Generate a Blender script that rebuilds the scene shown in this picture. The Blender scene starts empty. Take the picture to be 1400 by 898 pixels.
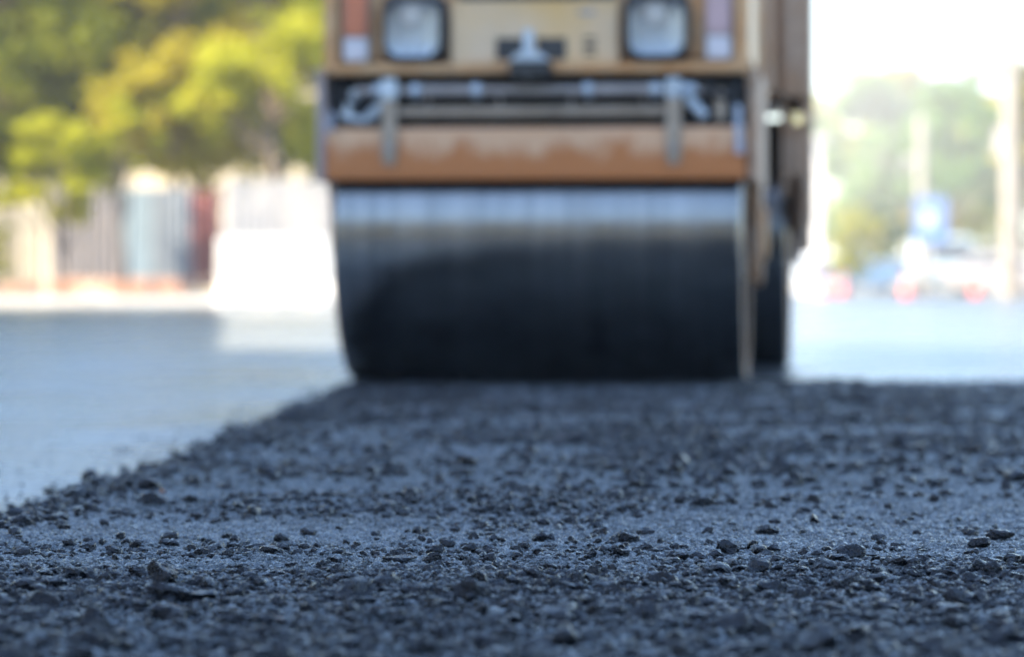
import bpy, math, random
import numpy as np
from mathutils import Vector, Matrix
R = math.radians
random.seed(7); rng = np.random.default_rng(11)
sc = bpy.context.scene
C = sc.collection

# ------------------------------------------------------------------ camera numbers (photo is 1400 wide)
FPX, HOR, CX, CAMZ = 4666.0, 386.0, 700.0, 0.40
def gx(px, D): return (px - CX) / FPX * D
def gz(py, D): return CAMZ + (HOR - py) / FPX * D
def gD(py, z=0.0): return (CAMZ - z) * FPX / (py - HOR)

# ------------------------------------------------------------------ tagging
def tag(o, label=None, cat=None, group=None, kind=None):
    if label: o['label'] = label
    if cat: o['category'] = cat
    if group: o['group'] = group
    if kind: o['kind'] = kind
    return o
def empty(name, loc=(0, 0, 0), rz=0.0, label=None, cat=None, group=None):
    o = bpy.data.objects.new(name, None); C.objects.link(o)
    o.location = loc; o.rotation_euler = (0, 0, rz); o.empty_display_size = 0.2
    return tag(o, label, cat, group)

class MB:
    def __init__(s): s.v = []; s.f = []
    def add(s, vs, fs):
        n = len(s.v); s.v += [tuple(v) for v in vs]; s.f += [tuple(i + n for i in f) for f in fs]; return s
    def box(s, x0, x1, y0, y1, z0, z1, M=None):
        vs = [Vector(p) for p in ((x0,y0,z0),(x1,y0,z0),(x1,y1,z0),(x0,y1,z0),(x0,y0,z1),(x1,y0,z1),(x1,y1,z1),(x0,y1,z1))]
        if M: vs = [M @ v for v in vs]
        return s.add(vs, [(0,3,2,1),(4,5,6,7),(0,1,5,4),(1,2,6,5),(2,3,7,6),(3,0,4,7)])
    def cyl(s, a, b, r0, r1=None, n=20, cap=True):
        a = Vector(a); b = Vector(b); r1 = r0 if r1 is None else r1
        d = (b - a).normalized(); q = d.to_track_quat('Z', 'Y')
        vs = []
        for p, r in ((a, r0), (b, r1)):
            for i in range(n):
                t = 2 * math.pi * i / n
                vs.append(p + q @ Vector((r * math.cos(t), r * math.sin(t), 0)))
        fs = [(i, (i+1) % n, n + (i+1) % n, n + i) for i in range(n)]
        if cap: fs += [tuple(range(n-1, -1, -1)), tuple(range(n, 2*n))]
        return s.add(vs, fs)
    def tube(s, pts, r, n=10):
        for a, b in zip(pts[:-1], pts[1:]): s.cyl(a, b, r, n=n)
        return s
    def limb(s, pts, rs, n=10):
        for i in range(len(pts)-1): s.cyl(pts[i], pts[i+1], rs[i], rs[i+1], n=n, cap=(i in (0, len(pts)-2)))
        return s
    def prism(s, poly, lo, hi, axis='x'):      # poly in the other two axes
        def P(u, v, w):
            return {'x': (w, u, v), 'y': (u, w, v), 'z': (u, v, w)}[axis]
        n = len(poly)
        vs = [P(u, v, lo) for u, v in poly] + [P(u, v, hi) for u, v in poly]
        fs = [(i, (i+1) % n, n + (i+1) % n, n + i) for i in range(n)] + [tuple(range(n-1, -1, -1)), tuple(range(n, 2*n))]
        return s.add(vs, fs)
    def lathe_x(s, prof, n=96, closed=True):   # prof list of (x, r)
        m = len(prof); vs = []
        for i in range(n):
            t = 2*math.pi*i/n
            for x, r in prof: vs.append((x, r*math.cos(t), r*math.sin(t)))
        fs = []
        for i in range(n):
            j = (i+1) % n
            for k in range(m if closed else m-1):
                l = (k+1) % m
                fs.append((i*m+k, i*m+l, j*m+l, j*m+k))
        return s.add(vs, fs)
    def build(s, name, mat, parent=None, bevel=0.0, smooth=False, M=None):
        me = bpy.data.meshes.new(name); me.from_pydata([tuple(M @ Vector(v)) if M else v for v in s.v], [], s.f)
        import bmesh
        bm = bmesh.new(); bm.from_mesh(me); bmesh.ops.recalc_face_normals(bm, faces=bm.faces)
        if bevel: 
            bmesh.ops.bevel(bm, geom=[e for e in bm.edges if len(e.link_faces) == 2 and e.calc_face_angle(0) > 0.6], offset=bevel, segments=2, affect='EDGES', clamp_overlap=True)
        bm.to_mesh(me); bm.free()
        if smooth:
            me.shade_smooth(); me.set_sharp_from_angle(angle=R(40))
        o = bpy.data.objects.new(name, me); C.objects.link(o)
        if mat: me.materials.append(mat)
        if parent: o.parent = parent
        return o
def rrect(cx, cy, w, h, r, n=5):
    out = []
    for (sx, sy, a0) in ((1,1,0),(-1,1,90),(-1,-1,180),(1,-1,270)):
        for i in range(n+1):
            t = R(a0 + 90*i/n)
            out.append((cx + sx*(w/2-r) + r*math.cos(t), cy + sy*(h/2-r) + r*math.sin(t)))
    return out

# ------------------------------------------------------------------ materials
def newmat(name):
    m = bpy.data.materials.new(name); m.use_nodes = True
    nt = m.node_tree; return m, nt, nt.nodes['Principled BSDF']
def coord(nt, scale=(1,1,1), kind='Object'):
    tc = nt.nodes.new('ShaderNodeTexCoord'); mp = nt.nodes.new('ShaderNodeMapping')
    nt.links.new(tc.outputs[kind], mp.inputs['Vector']); mp.inputs['Scale'].default_value = scale
    return mp.outputs['Vector']
def noise(nt, vec, scale, detail=4, rough=0.55):
    n = nt.nodes.new('ShaderNodeTexNoise'); n.inputs['Scale'].default_value = scale
    n.inputs['Detail'].default_value = detail; n.inputs['Roughness'].default_value = rough
    nt.links.new(vec, n.inputs['Vector']); return n.outputs['Fac']
def ramp(nt, fac, stops):
    r = nt.nodes.new('ShaderNodeValToRGB'); e = r.color_ramp.elements
    while len(e) < len(stops): e.new(0.5)
    for i, (p, c) in enumerate(stops):
        e[i].position = p; e[i].color = (*c, 1) if len(c) == 3 else c
    nt.links.new(fac, r.inputs['Fac']); return r.outputs['Color']
def bump(nt, h, bsdf, strength=0.4, dist=0.002):
    b = nt.nodes.new('ShaderNodeBump'); b.inputs['Strength'].default_value = strength; b.inputs['Distance'].default_value = dist
    nt.links.new(h, b.inputs['Height']); nt.links.new(b.outputs['Normal'], bsdf.inputs['Normal'])
def g(v): return (v, v, v)
def worn(name, c0, c1, rough=(0.35, 0.6), scale=6, metal=0.0, stretch=(1,1,1), dirt=None, lo=0.35, hi=0.65, bmp=0.15):
    m, nt, b = newmat(name); v = coord(nt, stretch)
    f = noise(nt, v, scale, 6, 0.6)
    col = ramp(nt, f, [(lo, c0), (hi, c1)])
    if dirt:
        f2 = noise(nt, v, scale*3.1, 8, 0.7); mx = nt.nodes.new('ShaderNodeMix'); mx.data_type = 'RGBA'
        nt.links.new(ramp(nt, f2, [(0.55, g(0)), (0.7, g(1))]), mx.inputs['Factor'])
        nt.links.new(col, mx.inputs[6]); mx.inputs[7].default_value = (*dirt, 1); col = mx.outputs[2]
    nt.links.new(col, b.inputs['Base Color'])
    nt.links.new(ramp(nt, noise(nt, v, scale*2, 4), [(0.3, g(rough[0])), (0.7, g(rough[1]))]), b.inputs['Roughness'])
    b.inputs['Metallic'].default_value = metal
    if bmp: bump(nt, noise(nt, v, scale*8, 5), b, bmp, 0.003)
    return m

M_paint  = worn('faded_orange_paint', (0.50,0.23,0.07), (0.58,0.36,0.18), dirt=(0.24,0.17,0.11))
M_yellow = worn('faded_yellow_paint', (0.66,0.39,0.12), (0.66,0.50,0.34), rough=(0.35,0.55), scale=1.6, dirt=(0.45,0.36,0.24))
M_beam   = worn('weathered_orange_beam_paint', (0.46,0.14,0.030), (0.60,0.30,0.17), rough=(0.3,0.5), scale=3.0, stretch=(1,1,3.2), dirt=(0.36,0.15,0.06), lo=0.42, hi=0.6)
def beam_mat():
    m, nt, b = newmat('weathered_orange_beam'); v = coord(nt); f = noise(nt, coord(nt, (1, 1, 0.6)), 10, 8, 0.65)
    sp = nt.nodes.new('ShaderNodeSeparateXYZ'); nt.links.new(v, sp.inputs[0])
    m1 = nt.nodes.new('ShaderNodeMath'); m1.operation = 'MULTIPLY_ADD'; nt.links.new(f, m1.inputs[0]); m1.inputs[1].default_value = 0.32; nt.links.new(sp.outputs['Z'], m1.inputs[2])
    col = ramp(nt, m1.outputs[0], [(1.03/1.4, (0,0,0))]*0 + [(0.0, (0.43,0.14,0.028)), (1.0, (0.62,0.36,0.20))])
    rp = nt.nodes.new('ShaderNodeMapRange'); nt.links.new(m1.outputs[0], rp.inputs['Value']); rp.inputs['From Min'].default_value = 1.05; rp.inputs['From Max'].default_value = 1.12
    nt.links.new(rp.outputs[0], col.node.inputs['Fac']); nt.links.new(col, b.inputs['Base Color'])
    b.inputs['Roughness'].default_value = 0.38; bump(nt, noise(nt, v, 40, 5), b, 0.1, 0.002); return m
M_dust   = worn('dusty_tan_steel', (0.42,0.25,0.14), (0.48,0.35,0.25), dirt=(0.20,0.14,0.10), rough=(0.6,0.85))
M_grey   = worn('dusty_grey_steel', (0.26,0.23,0.21), (0.42,0.38,0.36), rough=(0.35,0.55), metal=0.2, dirt=(0.16,0.13,0.10))
M_galv   = worn('galvanised_fitting', (0.38,0.44,0.50), (0.52,0.58,0.62), rough=(0.25,0.45), metal=0.5)
M_strap  = worn('strap_steel', (0.30,0.23,0.16), (0.40,0.32,0.24), metal=0.0, dirt=(0.10,0.07,0.05))
M_rubber = worn('black_rubber', (0.012,0.012,0.014), (0.02,0.02,0.023), rough=(0.5,0.8))
M_black  = worn('black_plastic', (0.015,0.015,0.016), (0.03,0.03,0.03), rough=(0.35,0.5))
M_pink   = worn('dusty_pink_grey_plate', (0.36,0.29,0.27), (0.45,0.38,0.36), dirt=(0.26,0.2,0.18))
def plain(name, c, rough=0.5, metal=0.0, trans=0.0, var=0.12):
    m, nt, b = newmat(name); v = coord(nt)
    nt.links.new(ramp(nt, noise(nt, v, 3.0, 5), [(0.3, tuple(x*(1-var) for x in c)), (0.7, tuple(min(1, x*(1+var)) for x in c))]), b.inputs['Base Color'])
    b.inputs['Roughness'].default_value = rough; b.inputs['Metallic'].default_value = metal; b.inputs['Transmission Weight'].default_value = trans
    return m
M_refl = plain('headlight_reflector', (0.33,0.37,0.40), 0.35, 0.7)
M_bulb = plain('bulb_glass', (0.85,0.85,0.82), 0.25)
M_glass = plain('headlight_glass', (1.0,1.0,1.0), 0.05, 0, 1.0, 0.02)
M_red = plain('red_orange_lens', (0.60,0.18,0.08), 0.3)
M_pinklens = plain('faded_pink_lens', (0.50,0.34,0.34), 0.35)
M_white = plain('white_lens', (0.62,0.60,0.63), 0.3)
M_seat = plain('seat_vinyl', (0.02,0.02,0.02), 0.5)

# polished drum steel with circumferential streaks
def drum_mat():
    m, nt, b = newmat('rolled_drum_steel'); v = coord(nt, (1, 0.02, 0.02))
    s = noise(nt, v, 38, 6, 0.7); s2 = noise(nt, v, 9, 3, 0.5)
    nt.links.new(ramp(nt, s, [(0.3, (0.13,0.135,0.135)), (0.5, (0.20,0.20,0.195)), (0.72, (0.28,0.275,0.265))]), b.inputs['Base Color'])
    nt.links.new(ramp(nt, s2, [(0.3, g(0.16)), (0.7, g(0.27))]), b.inputs['Roughness'])
    b.inputs['Metallic'].default_value = 1.0
    bump(nt, s, b, 0.03, 0.001); return m
M_drum = drum_mat()

def asphalt(name, c0, c1, rough, scale, spec=0.5, bs=0.5, bd=0.004, big=0.7):
    m, nt, b = newmat(name); v = coord(nt)
    f = noise(nt, v, scale, 8, 0.7); f2 = noise(nt, v, big, 5, 0.6)
    c = ramp(nt, f, [(0.35, c0), (0.68, c1)])
    mx = nt.nodes.new('ShaderNodeMix'); mx.data_type = 'RGBA'; mx.blend_type = 'MULTIPLY'; mx.inputs['Factor'].default_value = 1
    nt.links.new(c, mx.inputs[6]); nt.links.new(ramp(nt, f2, [(0.32, g(0.6)), (0.68, g(1.3))]), mx.inputs[7])
    nt.links.new(mx.outputs[2], b.inputs['Base Color'])
    nt.links.new(ramp(nt, f2, [(0.3, g(rough[0])), (0.7, g(rough[1]))]), b.inputs['Roughness'])
    b.inputs['Specular IOR Level'].default_value = spec
    vo = nt.nodes.new('ShaderNodeTexVoronoi'); vo.inputs['Scale'].default_value = scale*1.3; nt.links.new(v, vo.inputs['Vector'])
    ad = nt.nodes.new('ShaderNodeMath'); ad.operation = 'SUBTRACT'; nt.links.new(f, ad.inputs[0]); nt.links.new(vo.outputs['Distance'], ad.inputs[1])
    bump(nt, ad.outputs[0], b, bs, bd); return m
M_mat   = asphalt('fresh_bitumen_mat', (0.008,0.011,0.015), (0.180,0.225,0.255), (0.08,0.22), 190, 0.85, 1.0, 0.006, 3.0)  # pale blue end of the ramp paints sky glints into the colour
M_old   = asphalt('worn_road_asphalt', (0.12,0.13,0.133), (0.17,0.183,0.186), (0.19,0.34), 60, 0.7, 0.15, 0.003, 0.7)
M_stone = asphalt('bitumen_coated_stone', (0.002,0.003,0.004), (0.014,0.017,0.023), (0.05,0.24), 170, 0.26, 1.0, 0.002, 14.0)
M_ostone = asphalt('bare_orange_stone', (0.30,0.13,0.06), (0.45,0.22,0.12), (0.5,0.7), 160, 0.4, 0.5, 0.001, 14.0)
M_soil  = asphalt('dry_verge_soil', (0.14,0.13,0.11), (0.22,0.21,0.18), (0.7,0.9), 20, 0.3, 0.4, 0.01, 0.15)
M_conc  = worn('pale_concrete', (0.42,0.41,0.39), (0.55,0.54,0.52), rough=(0.6,0.85), scale=1.5)

# ------------------------------------------------------------------ smooth value noise (numpy)
class VN:
    def __init__(s, seed): s.t = np.random.default_rng(seed).random((512, 512))
    def __call__(s, x, y):
        xi = np.floor(x).astype(int); yi = np.floor(y).astype(int); fx = x - xi; fy = y - yi
        fx = fx*fx*(3-2*fx); fy = fy*fy*(3-2*fy); a = xi & 511; b = yi & 511; a1 = (a+1) & 511; b1 = (b+1) & 511
        t = s.t
        return ((t[a,b]*(1-fx)+t[a1,b]*fx)*(1-fy) + (t[a,b1]*(1-fx)+t[a1,b1]*fx)*fy) * 2 - 1
N = [VN(100+i) for i in range(10)]

def edge_x(y):      # left edge of the loose mat
    return -0.995 + 0.05*np.exp(-((y-8.7)/1.2)**2) + 0.0285*(y-2.0) + 0.045*N[0](y*1.1, y*0+3.3) + 0.030*N[1](y*3.9, y*0+1.3) + 0.016*N[2](y*12.3, y*0+4.3)
def far_y(x):       # far edge of the loose mat (where the drum has stopped)
    return 13.95 + 0.10*N[2](x*1.7+5, x*0+2.2) + 0.04*N[3](x*7, x*0)
def smooth01(t): t = np.clip(t, 0, 1); return t*t*(3-2*t)
def calm(x, y):     # 1 where the mat is pressed smoother
    b = np.exp(-((y - 5.50 - 0.30*N[4](x*1.1, y*0.4))/0.30)**2)*0.85
    b += np.exp(-((y - 6.75 - 0.35*N[4](x*0.8+9, y*0.3))/0.26)**2)*0.6
    b += 0.15 + 0.7*N[5](x*1.1, y*2.6)*smooth01((y-4.8)/0.5)*smooth01((9.5-y)/1.5)
    return np.clip(b, 0, 1)
def mat_h(x, y, fine=True):
    ex = edge_x(y) - 0.9*np.clip(5.5-y, 0, 30); fy = far_y(x)
    t = smooth01((x - ex + 0.03)/0.12) * smooth01((fy - y + 0.02)/0.12)
    c = 1 - 0.75*calm(x, y)
    near = smooth01((4.75 - y)/0.7)
    h = 0.007*N[4](x*2.1, y*2.9) + 0.004*N[5](x*6, y*8)*c
    h += c*(0.0038 + 0.003*near)*N[6](x*21, y*24) + c*(0.003+0.002*near)*N[7](x*47, y*50)
    if fine:
        c2 = 0.6 + 0.4*c
        h += c2*0.0042*N[8](x*98, y*101) + c2*0.0026*N[9](x*205, y*198) + 0.0012*N[3](x*310, y*300)
    return -0.055 + t*(0.055 + h)

def grid_mesh(name, x0, x1, y0, y1, dx, dy, mat):
    nx = int((x1-x0)/dx)+1; ny = int((y1-y0)/dy)+1
    X, Y = np.meshgrid(np.linspace(x0, x1, nx), np.linspace(y0, y1, ny))
    return X, Y, mat_h(X, Y)
def join_grids(name, parts, mat):
    vs = []; fs = []; off = 0
    for X, Y, Z in parts:
        ny, nx = X.shape
        vs.append(np.stack([X.ravel(), Y.ravel(), Z.ravel()], 1))
        i = np.arange((ny-1)*(nx-1)); r = i//(nx-1); c = i % (nx-1); a = r*nx+c+off
        fs.append(np.stack([a, a+1, a+nx+1, a+nx], 1)); off += nx*ny
    return raw_mesh(name, np.concatenate(vs), np.concatenate(fs), mat, True)
def raw_mesh(name, v, f, mat, smooth=False, parent=None, ld=None):
    me = bpy.data.meshes.new(name); k = f.shape[1]
    me.vertices.add(len(v)); me.vertices.foreach_set('co', v.astype(np.float32).ravel())
    me.loops.add(f.size); me.loops.foreach_set('vertex_index', f.astype(np.int32).ravel())
    me.polygons.add(len(f)); me.polygons.foreach_set('loop_start', (np.arange(len(f))*k).astype(np.int32))
    me.polygons.foreach_set('use_smooth', np.full(len(f), smooth, dtype=bool))
    me.update(calc_edges=True); me.materials.append(mat)
    o = bpy.data.objects.new(name, me); C.objects.link(o)
    if parent: o.parent = parent
    return o

# ------------------------------------------------------------------ ground, road, mat
def sheet(name, x0, x1, y0, y1, z, mat, n=1):
    b = MB(); b.add([(x0,y0,z),(x1,y0,z),(x1,y1,z),(x0,y1,z)], [(0,1,2,3)])
    return tag(b.build(name, mat), kind='structure')
sheet('ground', -400, 400, -150, 500, -0.042, M_soil)
# road with gently uneven old surface
rx = np.linspace(-9.0, 17.0, 131); ry = np.concatenate([np.linspace(-40, 0, 41)[:-1], np.linspace(0, 40, 401)[:-1], np.linspace(40, 260, 221)])
X, Y = np.meshgrid(rx, ry); Z = -0.034 + 0.004*N[0](X*0.5, Y*0.3) + 0.002*N[1](X*1.7, Y*1.3)
Z = np.where(((X > -4.6) & (X < 3.4) & (Y > 1.5) & (Y < 14.5)) | (Y <= 1.8), Z - 0.004, Z)
ny, nx = X.shape; i = np.arange((ny-1)*(nx-1)); a = (i//(nx-1))*nx + i % (nx-1)
tag(raw_mesh('road', np.stack([X.ravel(), Y.ravel(), Z.ravel()], 1), np.stack([a, a+1, a+nx+1, a+nx], 1), M_old, True), kind='structure')
# the strip the roller has already pressed flat
px_ = np.concatenate([np.linspace(-0.78, 3, 40)[:-1], np.linspace(3, 12, 20)]); py_ = np.concatenate([np.linspace(13.82, 24, 103)[:-1], np.linspace(24, 120, 97)])
X, Y = np.meshgrid(px_, py_); Z = -0.004 + 0.0015*N[0](X*1.1, Y*0.6) + 0.0008*N[1](X*4, Y*3) - 0.045*smooth01((-0.70 - X)/0.08) - 0.03*smooth01((Y-90)/28)
ny, nx = X.shape; i = np.arange((ny-1)*(nx-1)); a = (i//(nx-1))*nx + i % (nx-1)
M_rolled = asphalt('rolled_new_asphalt', (0.040,0.044,0.047), (0.075,0.082,0.086), (0.20,0.34), 70, 0.7, 0.15, 0.003, 0.5)
tag(raw_mesh('rolled_asphalt', np.stack([X.ravel(), Y.ravel(), Z.ravel()], 1), np.stack([a, a+1, a+nx+1, a+nx], 1), M_rolled, True), kind='structure')
mat = join_grids('fresh_asphalt', [
    grid_mesh('', -1.15, 1.25, 3.0, 7.2, 0.0032, 0.0032, None),
    grid_mesh('', -1.15, 2.9, 7.2, 14.2, 0.0100, 0.0100, None),
    grid_mesh('', 1.25, 2.9, 3.0, 7.2, 0.012, 0.012, None),
    grid_mesh('', -1.15, 2.9, 1.8, 3.0, 0.012, 0.012, None),
    grid_mesh('', -9, 9, -22, 1.8, 0.06, 0.06, None),
    grid_mesh('', -4.5, -1.15, 1.8, 5.6, 0.03, 0.03, None)], M_mat)
tag(mat, kind='structure')

# loose aggregate: thousands of coated stones of irregular shape
import bmesh
def ico(sub, seed, jit):
    bm = bmesh.new(); bmesh.ops.create_icosphere(bm, subdivisions=sub, radius=1.0)
    r = np.random.default_rng(seed); v = np.array([tuple(q.co) for q in bm.verts]); f = np.array([[q.index for q in p.verts] for p in bm.faces]); bm.free()
    ax = r.normal(size=(11, 3)); ax /= np.linalg.norm(ax, axis=1)[:, None]
    d = np.ones(len(v))
    for k in range(11):                     # chop with random planes to get facets
        lim = r.uniform(0.48, 0.85); p = v @ ax[k]; d = np.where(p*d > lim, lim/np.maximum(p, 1e-3), d)
    v = v*d[:, None]*(1 + jit*r.normal(size=(len(v), 1)))
    if sub > 2:
        for q_, a_ in ((2.2, .16), (5.5, .08), (12, .035)): v = v*(1 + a_*N[seed % 9](v[:, 0]*q_+40+v[:, 2]*q_*.7, v[:, 1]*q_+40-v[:, 2]*q_*.6))[:, None]
    return v, f
SH1 = [ico(1, 10+k, 0.13) for k in range(6)]; SH2 = [ico(2, 40+k, 0.06) for k in range(10)]; SH3 = [ico(4, 70+k, 0.012) for k in range(16)]
def rots(n):
    q = rng.normal(size=(n, 4)); q /= np.linalg.norm(q, axis=1)[:, None]; w, x, y, z = q.T
    return np.stack([1-2*(y*y+z*z), 2*(x*y-z*w), 2*(x*z+y*w), 2*(x*y+z*w), 1-2*(x*x+z*z), 2*(y*z-x*w), 2*(x*z-y*w), 2*(y*z+x*w), 1-2*(x*x+y*y)], 1).reshape(n, 3, 3)
VS, FS, off = [], [], 0
def flush(name, m, label, cat):
    global VS, FS, off
    o = raw_mesh(name, np.concatenate(VS), np.concatenate(FS), m, False); VS, FS, off = [], [], 0
    return tag(o, label, cat, kind='stuff')
def scatter(x, y, r, shapes, sink=0.25, pile=0.0, spill=0.10):
    global off
    keep = (x > edge_x(y) - 0.03 - spill*rng.random(len(x))**4) & (y < far_y(x) + 0.02) & (np.abs(x) < 0.158*y + 0.12); x, y, r = x[keep], y[keep], r[keep]
    z = np.maximum(mat_h(x, y, False), -0.038) + r*(0.62 - sink) + pile*rng.random(len(x))
    which = rng.integers(0, len(shapes), len(x))
    for k, (v, f) in enumerate(shapes):
        s = which == k; n = int(s.sum())
        if not n: continue
        sc3 = r[s][:, None]*np.stack([rng.uniform(0.8, 1.35, n), rng.uniform(0.8, 1.3, n), rng.uniform(0.55, 0.95, n)], 1)
        vv = np.einsum('nij,vj->nvi', rots(n), v) * sc3[:, None, :] + np.stack([x[s], y[s], z[s]], 1)[:, None, :]
        ff = f[None] + (off + np.arange(n)*len(v))[:, None, None]
        VS.append(vv.reshape(-1, 3)); FS.append(ff.reshape(-1, 3)); off += n*len(v)
def uni(n, y0, y1):
    y = rng.uniform(y0, y1, n); return (rng.random(n)*2-1)*(0.16*y+0.1), y
def thin(x, y, p): k = rng.random(len(x)) < p; return x[k], y[k]
x, y = uni(60000, 4.5, 6.8); scatter(x, y, rng.gamma(3, 0.00035, len(x))+0.0007, SH1, 0.15)
x, y = uni(52000, 3.2, 7.6); x, y = thin(x, y, 0.05 + 0.95*(1-calm(x, y))**1.5); scatter(x, y, rng.gamma(3, 0.0007, len(x))+0.0010, SH1, 0.2)
x, y = uni(45000, 6.7, 10.5); scatter(x, y, rng.gamma(3, 0.0007, len(x))+0.0012, SH1, 0.15)
flush('fine_grit', M_mat, 'fine bitumen grit covering the fresh asphalt between the stones', 'grit')
# coarse loose front part
x, y = uni(50000, 3.2, 5.0); x, y = thin(x, y, smooth01((4.95-y)/0.5)*(0.35+0.65*(N[1](x*5, y*6) > -0.25))); scatter(x, y, rng.gamma(3.0, 0.0011, len(x))+0.0013, SH2)
x, y = uni(380, 3.2, 4.7); scatter(x, y, rng.gamma(4, 0.0017, len(x))+0.006, SH3, 0.3)
# fine grains everywhere in and around focus
# medium clumps, gathered by noise
x, y = uni(16000, 4.6, 7.6); p = (1-calm(x, y))**1.5*smooth01((N[2](x*3.1, y*2.3)+0.35)/0.5); x, y = thin(x, y, p); scatter(x, y, rng.gamma(3, 0.0016, len(x))+0.002, SH2)
x, y = uni(330, 4.7, 7.6); p = (1-calm(x, y))*0.8+0.12; x, y = thin(x, y, p); scatter(x, y, rng.gamma(4, 0.0014, len(x))+0.005, SH3, 0.25)
# the rest, up to the drum
x, y = uni(40000, 7.4, 14.1); p = 0.12+0.88*smooth01((N[3](x*2.7, y*2.1)+0.45)/0.5); x, y = thin(x, y, p); scatter(x, y, rng.gamma(3, 0.0020, len(x))+0.002, SH1)
x, y = uni(4200, 6.6, 14.0); x, y = thin(x, y, 0.3+0.7*smooth01((N[3](x*2.7, y*2.1)+0.3)/0.5)); scatter(x, y, rng.gamma(4, 0.0020, len(x))+0.006, SH2)
# ragged crumbs along the left edge
n = 5200; y = rng.uniform(5.5, 13.6, n); x = edge_x(y) + rng.normal(0.06, 0.05, n); scatter(x, y, rng.gamma(3, 0.0020, n)+0.002, SH2, 0.2, spill=0.3)
n = 1500; y = rng.uniform(5.5, 13.8, n); x = edge_x(y) - rng.exponential(0.18, n); scatter(x, y, rng.gamma(2.0, 0.0010, n)+0.001, SH2, 0.1, spill=40)
# a low bow of stones pushed up before the drum
n = 900; x = rng.uniform(-0.85, 1.1, n); y = 13.42 + 0.1*rng.random(n) - 0.12*x*0 + rng.normal(0, 0.09, n); scatter(x, y, rng.gamma(3, 0.0018, n)+0.002, SH2, 0.2, 0.002)
lo = raw_mesh('loose_asphalt', np.concatenate(VS), np.concatenate(FS), M_stone, False)
tag(lo, 'dark bitumen coated stones and crumbs loose on the fresh asphalt', 'loose asphalt', kind='stuff')
print('stone tris', sum(len(f) for f in FS))

# the lumps one can point at
def lump(px, py, wpx, hk, label, k, m=None, name='asphalt_lump', cat='asphalt lump', flat=1.0, group='single lumps lying on the fresh asphalt'):
    D = gD(py); x = gx(px, D); w = wpx/FPX*D/2
    v, f = SH3[k % 16]; r = np.random.default_rng(k+5)
    v = v.copy(); v += 0.10*np.stack([N[k % 10](v[:, 0]*2.3+9, v[:, 1]*2.3+v[:, 2]*1.7+9), N[(k+3) % 10](v[:, 1]*2.1+9, v[:, 2]*2.1+9), N[(k+5) % 10](v[:, 2]*2.6+9, v[:, 0]*2.6+9)], 1)
    v += 0.012*np.stack([N[k % 10](v[:, 0]*9+29, v[:, 1]*9+v[:, 2]*7+29)]*3, 1)
    v = v/np.abs(v[:, 0]).max()
    vv = v*np.array([w, w*0.95, w*hk])
    o = raw_mesh(name, vv, f, m or M_stone); o.location = (x, D + w*0.3, float(mat_h(np.array([x]), np.array([D]), False)[0]) + w*hk*0.62)
    return tag(o, label, cat, group)
lump(738, 740, 25, 0.75, 'small round dark lump on the smooth band, left of a wider domed lump', 0)
lump(858, 742, 36, 0.60, 'wide domed dark lump on the smooth band right of the small round one', 1)
lump(993, 760, 36, 0.62, 'angular lump with glinting facets below the right end of the drum', 2)
lump(1163, 767, 44, 0.62, 'largest egg-shaped dark lump lying on the fine grains at the right', 3)
lump(1203, 745, 26, 0.62, 'small lump just behind the large egg-shaped one at the right', 14)
lump(1060, 758, 24, 0.7, 'small lump standing between the angular lump and the egg-shaped lump', 4)
lump(1368, 742, 44, 0.5, 'flat dark lump at the right edge of the picture near the focus band', 5)
lump(645, 768, 30, 0.6, 'dark craggy lump right of the long low slab on the fine grains', 6)
lump(545, 769, 54, 0.30, 'long low dark slab of bitumen lying across the fine grains', 7)
lump(461, 767, 30, 0.42, 'flattish lump leaning against a small upright dark one at centre left', 8)
lump(438, 774, 18, 0.85, 'small upright dark lump touching a flatter lump at centre left', 9)
lump(232, 848, 56, 0.7, 'largest blurred lump in the coarse stones at the lower left', 10)
lump(92, 815, 40, 0.55, 'low rough lump among the coarse stones at the far left', 11)
lump(1300, 842, 64, 0.5, 'wide blurred slab in the coarse stones at the lower right', 12)
lump(706, 850, 36, 0.7, 'blurred pointed lump in the coarse stones at bottom centre', 13)
lump(221, 671, 11, 0.7, 'small bare orange stone lying uncoated near the left edge of the fresh asphalt', 15, M_ostone, 'stone_chip', 'stone chip', group=None)
lump(303, 838, 15, 0.7, 'rusty brown stone chip among the coarse stones at the lower left', 4, M_ostone, 'stone_chip', 'stone chip', group=None)

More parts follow.
